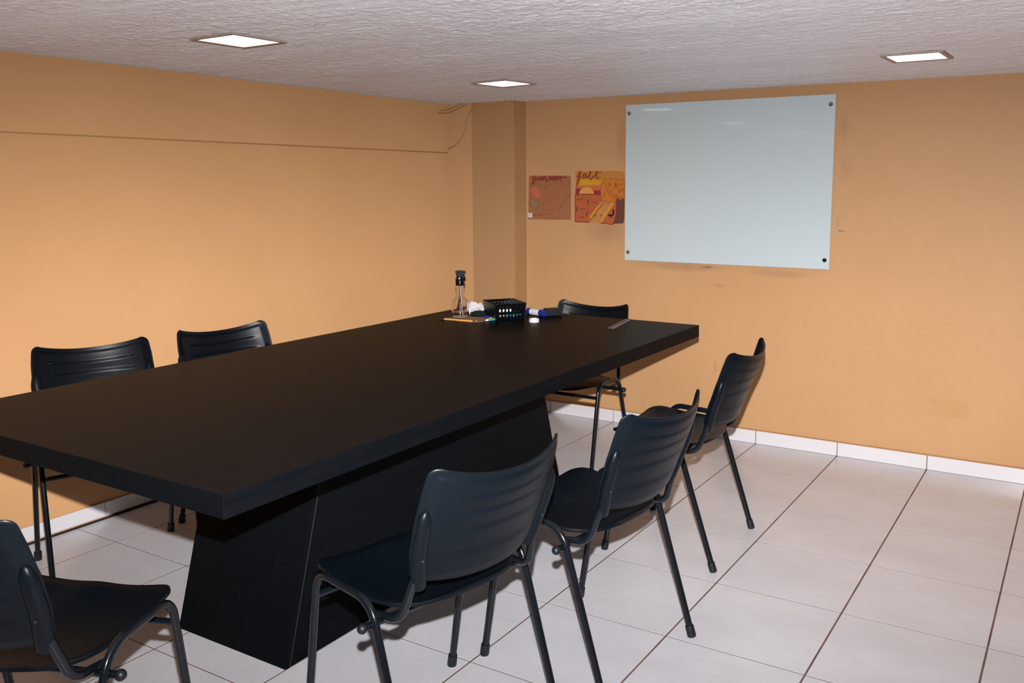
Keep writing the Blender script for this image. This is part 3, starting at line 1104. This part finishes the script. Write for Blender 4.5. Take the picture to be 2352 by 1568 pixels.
# spray bottle
bt = tag(empty('spray_bottle', (-1.092, -1.174, TZ + 0.0014)), 'clear long-necked spray bottle with black pump head', 'bottle')
outer = [(0.0, 0.0), (0.036, 0.0), (0.0405, 0.004), (0.0415, 0.010), (0.0415, 0.068), (0.040, 0.078), (0.034, 0.088), (0.024, 0.096), (0.0195, 0.104), (0.0185, 0.125), (0.0178, 0.150), (0.0178, 0.162)]
inner = [(r_ - 0.0022, z + (0.004 if z < 0.004 else 0.0)) for r_, z in outer[1:]]
inner[0] = (0.034, 0.004)
prof = outer + inner[::-1] + [(0.0, 0.004)]
obj('glass_body', lathe_bm(prof, 40), M['glass'], bt, smooth=True, auto=50)
obj('liquid', lathe_bm([(0.0, 0.0045), (0.035, 0.0045), (0.0388, 0.009), (0.0388, 0.030), (0.0, 0.030)], 32), M['liquid'], bt, smooth=True, auto=40)
obj('dip_tube', tube_bm([(0.002, 0.0, 0.160), (0.004, 0.002, 0.11), (0.008, 0.004, 0.06), (0.010, 0.004, 0.010)], [0.003, 0.003, 0.003, 0.0032], 8), M['tube_clear'], bt, smooth=True)
hd = obj('pump_head', lathe_bm([(0.0, 0.1565), (0.0205, 0.1565), (0.0210, 0.160), (0.0205, 0.178), (0.0185, 0.183), (0.0165, 0.195), (0.0160, 0.200), (0.0, 0.200)], 28), M['black'], bt, smooth=True, auto=40)
side_view = [(-0.0165, 0.188), (-0.0155, 0.204), (-0.0205, 0.2215), (-0.0205, 0.2255), (0.0, 0.2285), (0.026, 0.2260), (0.0285, 0.2235), (0.0285, 0.2115), (0.0215, 0.2100), (0.0165, 0.2050), (0.0155, 0.195), (0.0165, 0.188)]
noz = bmesh.new()
fa = [noz.verts.new((x, -0.0105, z)) for x, z in side_view]
fb = [noz.verts.new((x, 0.0105, z)) for x, z in side_view]
noz.faces.new(fa)
noz.faces.new(fb[::-1])
for i in range(len(fa)):
    j = (i + 1) % len(fa)
    noz.faces.new((fa[i], fb[i], fb[j], fa[j]))
bmesh.ops.recalc_face_normals(noz, faces=noz.faces[:])
bmesh.ops.bevel(noz, geom=[e_ for e_ in noz.edges if abs(e_.verts[0].co.y - e_.verts[1].co.y) < 1e-6], offset=0.003, segments=2, affect='EDGES')
obj('nozzle', noz, M['black'], hd, smooth=True, auto=40)
obj('trigger', tube_bm([(0.016, 0, 0.206), (0.0215, 0, 0.200), (0.022, 0, 0.190), (0.0205, 0, 0.178)], [0.0045, 0.0045, 0.004, 0.0035], 8), M['black'], hd, smooth=True)
obj('collar_mark', box_bm((-0.006, -0.0188, 0.1895), (0.004, -0.0150, 0.1915)), M['white_label'], hd)
bt.rotation_euler.z = math.radians(31)


def crumple(name, centre, size, m, seed, label, cat, sub=4, amp=0.35):
    bm = bmesh.new()
    bmesh.ops.create_icosphere(bm, subdivisions=sub, radius=1.0)
    off = Vector((seed * 3.1, seed * 1.7, seed * 0.9))
    for v in bm.verts:
        d = v.co.normalized()
        n1 = abs(noise.noise(d * 2.2 + off)) * 1.4
        n2 = abs(noise.noise(d * 5.5 + off)) * 0.6
        r_ = 1.0 - amp * 0.5 + amp * (n1 + n2)
        q = d * r_
        v.co = Vector((q.x * size[0], q.y * size[1], max(0.0, q.z * 0.9 + 0.55) * size[2]))
    o = obj(name, bm, m, smooth=True, auto=24)
    o.location = centre
    return tag(o, label, cat)


crumple('crumpled_tissue', (-1.118, -1.016, TZ + 0.0008), (0.052, 0.036, 0.036), M['cloth'], 2, 'crumpled white tissue behind the spray bottle', 'tissue', 5, 0.55)
crumple('folded_cloth', (-1.055, -1.062, TZ + 0.0014), (0.050, 0.030, 0.016), M['dark_cloth'], 5, 'small charcoal cloth folded beside the white tissue', 'cloth', 4, 0.4)

# paintbrush in front of the paper
A, B = Vector((-1.150, -1.2735, TZ + 0.0052)), Vector((-0.940, -1.2440, TZ + 0.0046))
pb = tag(empty('paintbrush', A), 'yellow-handled paintbrush lying in front of the brown paper', 'brush')
d = (B - A)
L = d.length
d.normalize()
obj('bristles', tube_bm([d * 0.0, d * 0.012, d * 0.030, d * 0.036], [0.0006, 0.0026, 0.0042, 0.0040], 10), M['ink'], pb, smooth=True)
obj('handle', tube_bm([d * 0.036, d * 0.05, d * (L - 0.024)], [0.0040, 0.0040, 0.0040], 8), M['yellow_wood'], pb, smooth=True, auto=40)
obj('band', tube_bm([d * (L - 0.024), d * (L - 0.014)], 0.0041, 8), M['ink'], pb, smooth=True, auto=40)
obj('end_tip', tube_bm([d * (L - 0.014), d * (L - 0.003), d * L], [0.0042, 0.0042, 0.003], 8), M['wood'], pb, smooth=True, auto=40)

# perforated basket
bA, bB, bD = Vector((-0.890, -1.166, 0)), Vector((-0.804, -1.052, 0)), Vector((-1.017, -1.046, 0))
ex, ey = (bB - bA), (bD - bA)
wx, wy = ex.length, ey.length
bk = tag(empty('basket', (bA.x, bA.y, TZ + 0.0005), math.atan2(ex.y, ex.x)), 'small black perforated plastic basket on the far end of the table', 'basket')
BHt = 0.076


def basket_wall(length, cols_n, flip):
    """wall with three rows of slots, in its own x-z plane, thickness along y"""
    bm = bmesh.new()
    xs = [0.0]
    m_ = 0.014
    pitch = (length - 2 * m_) / cols_n
    for k in range(cols_n):
        xs += [m_ + k * pitch + pitch * 0.24, m_ + (k + 1) * pitch - pitch * 0.24]
    xs.append(length)
    zs = [0.0, 0.004, 0.008, 0.016, 0.027, 0.038, 0.055, 0.063, 0.0655, BHt]
    holes = {1, 3, 5, 7}
    grid = [[bm.verts.new((x, 0, z)) for x in xs] for z in zs]
    for j in range(len(zs) - 1):
        for i in range(len(xs) - 1):
            if j in holes and i % 2 == 1:
                continue
            bm.faces.new((grid[j][i], grid[j][i + 1], grid[j + 1][i + 1], grid[j + 1][i]))
    return bm


def place_wall(bm, p0, p1, flare):
    dvec = (p1 - p0)
    dn = dvec.normalized()
    nrm = Vector((dn.y, -dn.x, 0))
    for v in bm.verts:
        x, z = v.co.x, v.co.z
        k = z / BHt
        x2 = x + (x / dvec.length - 0.5) * 2 * flare * k
        v.co = p0 + dn * x2 + nrm * flare * k + Vector((0, 0, z))
    return bm


corners = [Vector((0, 0, 0)), Vector((wx, 0, 0)), Vector((wx, wy, 0)), Vector((0, wy, 0))]
for k in range(4):
    p0, p1 = corners[k], corners[(k + 1) % 4]
    ln = (p1 - p0).length
    bm = place_wall(basket_wall(ln, 7 if k % 2 == 0 else 9, False), p0, p1, 0.006)
    o = obj('basket_wall', bm, M['black'], bk)
    so = o.modifiers.new('thickness', 'SOLIDIFY')
    so.thickness = 0.0026
    so.offset = -1
obj('basket_floor', box_bm((0.001, 0.001, 0), (wx - 0.001, wy - 0.001, 0.0025)), M['black'], bk)
rim = [Vector((c.x + (0.008 if c.x > 0 else -0.008), c.y + (0.008 if c.y > 0 else -0.008), BHt)) for c in corners]
rp = []
for k in range(4):
    a, b, c_ = rim[k - 1], rim[k], rim[(k + 1) % 4]
    s_, e_ = b + (a - b).normalized() * 0.014, b + (c_ - b).normalized() * 0.014
    for q in range(5):
        t = q / 4
        rp.append((1 - t) ** 2 * s_ + 2 * t * (1 - t) * b + t * t * e_)
rp.append(rp[0])
obj('rim', tube_bm(rp, 0.0030, 8, caps=False), M['black'], bk, smooth=True)


def stick(name, a, b, radii, mats, label, cat, seg=12, flat=1.0):
    """pen-like thing: radii = [(t, r, material index)...]; one mesh per stretch of one material"""
    a, b = Vector(a), Vector(b)
    root = tag(empty(name, a), label, cat)
    dd = b - a
    cur = []
    for (t0, r0, part, mi) in radii:
        cur.append((t0, r0, part, mi))
    groups = []
    for item in cur:
        if groups and groups[-1][0] == item[2]:
            groups[-1][2].append(item)
        else:
            if groups:
                groups[-1][2].append((item[0], item[1], None, None))
            groups.append([item[2], item[3], [item]])
    for nm, mi, its in groups:
        obj(nm, tube_bm([dd * t for t, *_ in its], [r_ for _, r_, *_ in its], seg), mats[mi], root, smooth=True, auto=40)
    return root


def bpt(x, y, z):
    """point in the basket's own frame"""
    c, s_ = math.cos(bk.rotation_euler.z), math.sin(bk.rotation_euler.z)
    return (bk.location.x + c * x - s_ * y, bk.location.y + s_ * x + c * y, bk.location.z + z)


PEN = [(0.0, 0.0035, 'cap', 0), (0.02, 0.0055, 'cap', 0), (0.34, 0.0058, 'cap', 0), (0.34, 0.0052, 'barrel', 1), (0.97, 0.0050, 'barrel', 1), (1.0, 0.0040, 'barrel', 1)]
stick('felt_pen', bpt(0.030, 0.020, 0.010), bpt(0.036, 0.150, 0.012), PEN, [M['teal'], M['teal']], 'teal felt pen inside the basket, nearest its slotted front', 'pen')
stick('felt_pen', bpt(0.062, 0.016, 0.011), bpt(0.058, 0.150, 0.011), PEN, [M['teal'], M['white_plastic']], 'white felt pen with teal cap inside the basket', 'pen')
stick('felt_pen', bpt(0.100, 0.020, 0.011), bpt(0.094, 0.150, 0.011), PEN, [mat('aqua_plastic', (0.08, 0.45, 0.55), 0.4), M['teal']], 'teal felt pen with pale aqua cap inside the basket', 'pen')
stick('felt_pen', bpt(0.015, 0.014, 0.022), bpt(0.130, 0.020, 0.023), PEN, [M['orange'], M['teal']], 'teal felt pen with orange cap lying across the basket', 'pen')
wc = tag(obj('eraser_block', box_bm((-0.040, -0.010, 0), (0.040, 0.010, 0.022), 0.003), M['white_plastic']), 'white eraser block standing in the basket', 'eraser')
wc.location = bpt(0.052, 0.050, 0.034)
wc.rotation_euler.z = bk.rotation_euler.z
wc2 = tag(obj('notepad', box_bm((-0.06, -0.05, 0), (0.06, 0.05, 0.014), 0.002), M['dark_cloth']), 'dark notepad under the white eraser in the basket', 'notepad')
wc2.location = bpt(0.070, 0.085, 0.0195)
wc2.rotation_euler.z = bk.rotation_euler.z

# pens beside the basket's left side
stick('felt_pen', (-0.922, -1.206, TZ + 0.006), (-0.902, -1.155, TZ + 0.006), [(0, .0030, 'tip', 0), (.1, .0048, 'tip', 0), (.25, .0050, 'tip', 0), (.25, .0052, 'barrel', 1), (1, .0052, 'barrel', 1)], [M['white_plastic'], M['teal']], 'teal felt pen poking out left of the basket', 'pen')
stick('pencil', (-0.958, -1.142, TZ + 0.0045), (-0.930, -1.085, TZ + 0.0045), [(0, .0012, 'tip', 0), (.22, .0040, 'tip', 0), (.22, .0042, 'barrel', 1), (1, .0042, 'barrel', 1)], [M['wood'], M['yellow']], 'yellow pencil resting left of the basket', 'pencil', 6)
stick('pencil', (-0.944, -1.150, TZ + 0.0045), (-0.916, -1.092, TZ + 0.0045), [(0, .0012, 'tip', 0), (.22, .0040, 'tip', 0), (.22, .0042, 'barrel', 1), (1, .0042, 'barrel', 1)], [M['wood'], M['orange']], 'orange pencil resting left of the basket', 'pencil', 6)
stick('felt_pen', (-0.990, -1.122, TZ + 0.0065), (-0.962, -1.062, TZ + 0.0065), PEN, [M['blue'], M['blue']], 'dark blue felt pen left of the basket', 'pen')

# two wooden sticks propped behind the basket
wa = tag(obj('wooden_ruler', box_bm((-0.070, -0.015, -0.003), (0.070, 0.015, 0.003), 0.001), M['kraft']), 'brown wooden strip leaning behind the basket, upper one', 'wood strip')
wa.location = (-1.050, -0.885, TZ + 0.036)
wa.rotation_euler = (math.radians(12), math.radians(4), math.radians(36))
wb2 = tag(obj('wooden_block', box_bm((-0.060, -0.020, 0), (0.060, 0.020, 0.024), 0.002), M['wood']), 'tan wooden block behind the basket under the strip', 'wood block')
wb2.location = (-1.045, -0.885, TZ + 0.0006)
wb2.rotation_euler.z = math.radians(38)

# thick blue and white marker
a, b = Vector((-0.880, -0.905, TZ + 0.0168)), Vector((-0.762, -0.938, TZ + 0.0168))
stick('board_marker', a, b, [(0, .0135, 'cap', 0), (.02, .0160, 'cap', 0), (.22, .0165, 'cap', 0), (.22, .0158, 'barrel', 1), (.75, .0158, 'barrel', 1), (.75, .0166, 'end_cap', 0), (.97, .0166, 'end_cap', 0), (1, .0145, 'end_cap', 0)],
      [M['blue'], M['white_label']], 'thick white marker with blue caps beside the basket', 'marker', 20)
mk = [o for o in C.objects if o.name.startswith('board_marker')][0]
dd = (b - a)
side = Vector((0.26, -0.96, 0)).normalized()
for i, (t, z, h_) in enumerate(((0.40, 0.0045, 0.003), (0.43, -0.001, 0.004), (0.41, -0.006, 0.003), (0.62, -0.003, 0.0022))):
    q = dd * t - Vector((0.27, 0.96, 0)).normalized() * math.sqrt(max(0, 0.0158 ** 2 - z * z)) + Vector((0, 0, z))
    obj('print_mark', ball_bm(q, h_ * 0.5, 1, squash=(1.2, 0.3, 1)), M['blue'], mk)

# black board eraser, roll of tape, ruler
er = empty('board_eraser', (-0.772, -0.895, TZ), math.radians(52))
tag(er, 'black felt whiteboard eraser beside the blue marker', 'eraser')
obj('felt_pad', box_bm((-0.048, -0.026, 0.0), (0.048, 0.026, 0.014), 0.002), M['dark_cloth'], er)
bm = box_bm((-0.051, -0.029, 0.014), (0.051, 0.029, 0.036))
for v in bm.verts:
    if v.co.z > 0.03:
        v.co.x *= 0.93
        v.co.y *= 0.86
bmesh.ops.bevel(bm, geom=bm.edges[:], offset=0.003, segments=2, affect='EDGES')
obj('grip', bm, M['rubber'], er, smooth=True, auto=40)
er.location = (-0.762, -0.866, TZ)
er.scale = (0.84, 0.9, 0.95)

tp = empty('tape_roll', (-0.720, -1.100, TZ))
tag(tp, 'small white roll of tape lying flat in front of the marker', 'tape')
obj('tape', lathe_bm([(0.0150, 0.0), (0.0235, 0.0), (0.0240, 0.001), (0.0240, 0.0085), (0.0235, 0.010), (0.0150, 0.010), (0.0150, 0.0)], 28), M['white_label'], tp, smooth=True, auto=40)
obj('core', lathe_bm([(0.0138, 0.0), (0.0150, 0.0), (0.0150, 0.012), (0.0138, 0.012), (0.0138, 0.0)], 28), M['white_plastic'], tp, smooth=True, auto=40)
obj('upper_turn', lathe_bm([(0.0165, 0.0102), (0.0228, 0.0102), (0.0232, 0.011), (0.0232, 0.0155), (0.0225, 0.0165), (0.0165, 0.0165), (0.0165, 0.0102)], 28), M['white_plastic'], tp, smooth=True, auto=40)

a, b = Vector((-0.329, -1.092, TZ)), Vector((-0.384, -0.800, TZ))
rl = tag(empty('ruler', ((a.x + b.x) / 2, (a.y + b.y) / 2, TZ), math.atan2(b.y - a.y, b.x - a.x)), 'smoky clear ruler lying across the far right of the table', 'ruler')
Lr = (b - a).length
obj('blade', box_bm((-Lr / 2, -0.0150, 0.0002), (Lr / 2, 0.0105, 0.0030), 0.0006, 1), M['ruler'], rl)
bm = bmesh.new()
for x in (-Lr / 2, Lr / 2):
    pass
vs = [bm.verts.new(p) for p in ((-Lr / 2, -0.0152, 0.0030), (Lr / 2, -0.0152, 0.0030), (Lr / 2, -0.0200, 0.0010), (-Lr / 2, -0.0200, 0.0010),
                                (-Lr / 2, -0.0152, 0.0002), (Lr / 2, -0.0152, 0.0002), (Lr / 2, -0.0200, 0.0002), (-Lr / 2, -0.0200, 0.0002))]
for f in ((0, 1, 2, 3), (4, 7, 6, 5), (3, 2, 6, 7), (0, 4, 5, 1), (0, 3, 7, 4), (1, 5, 6, 2)):
    bm.faces.new([vs[i] for i in f])
bmesh.ops.recalc_face_normals(bm, faces=bm.faces[:])
obj('bevelled_edge', bm, M['ruler_edge'], rl)
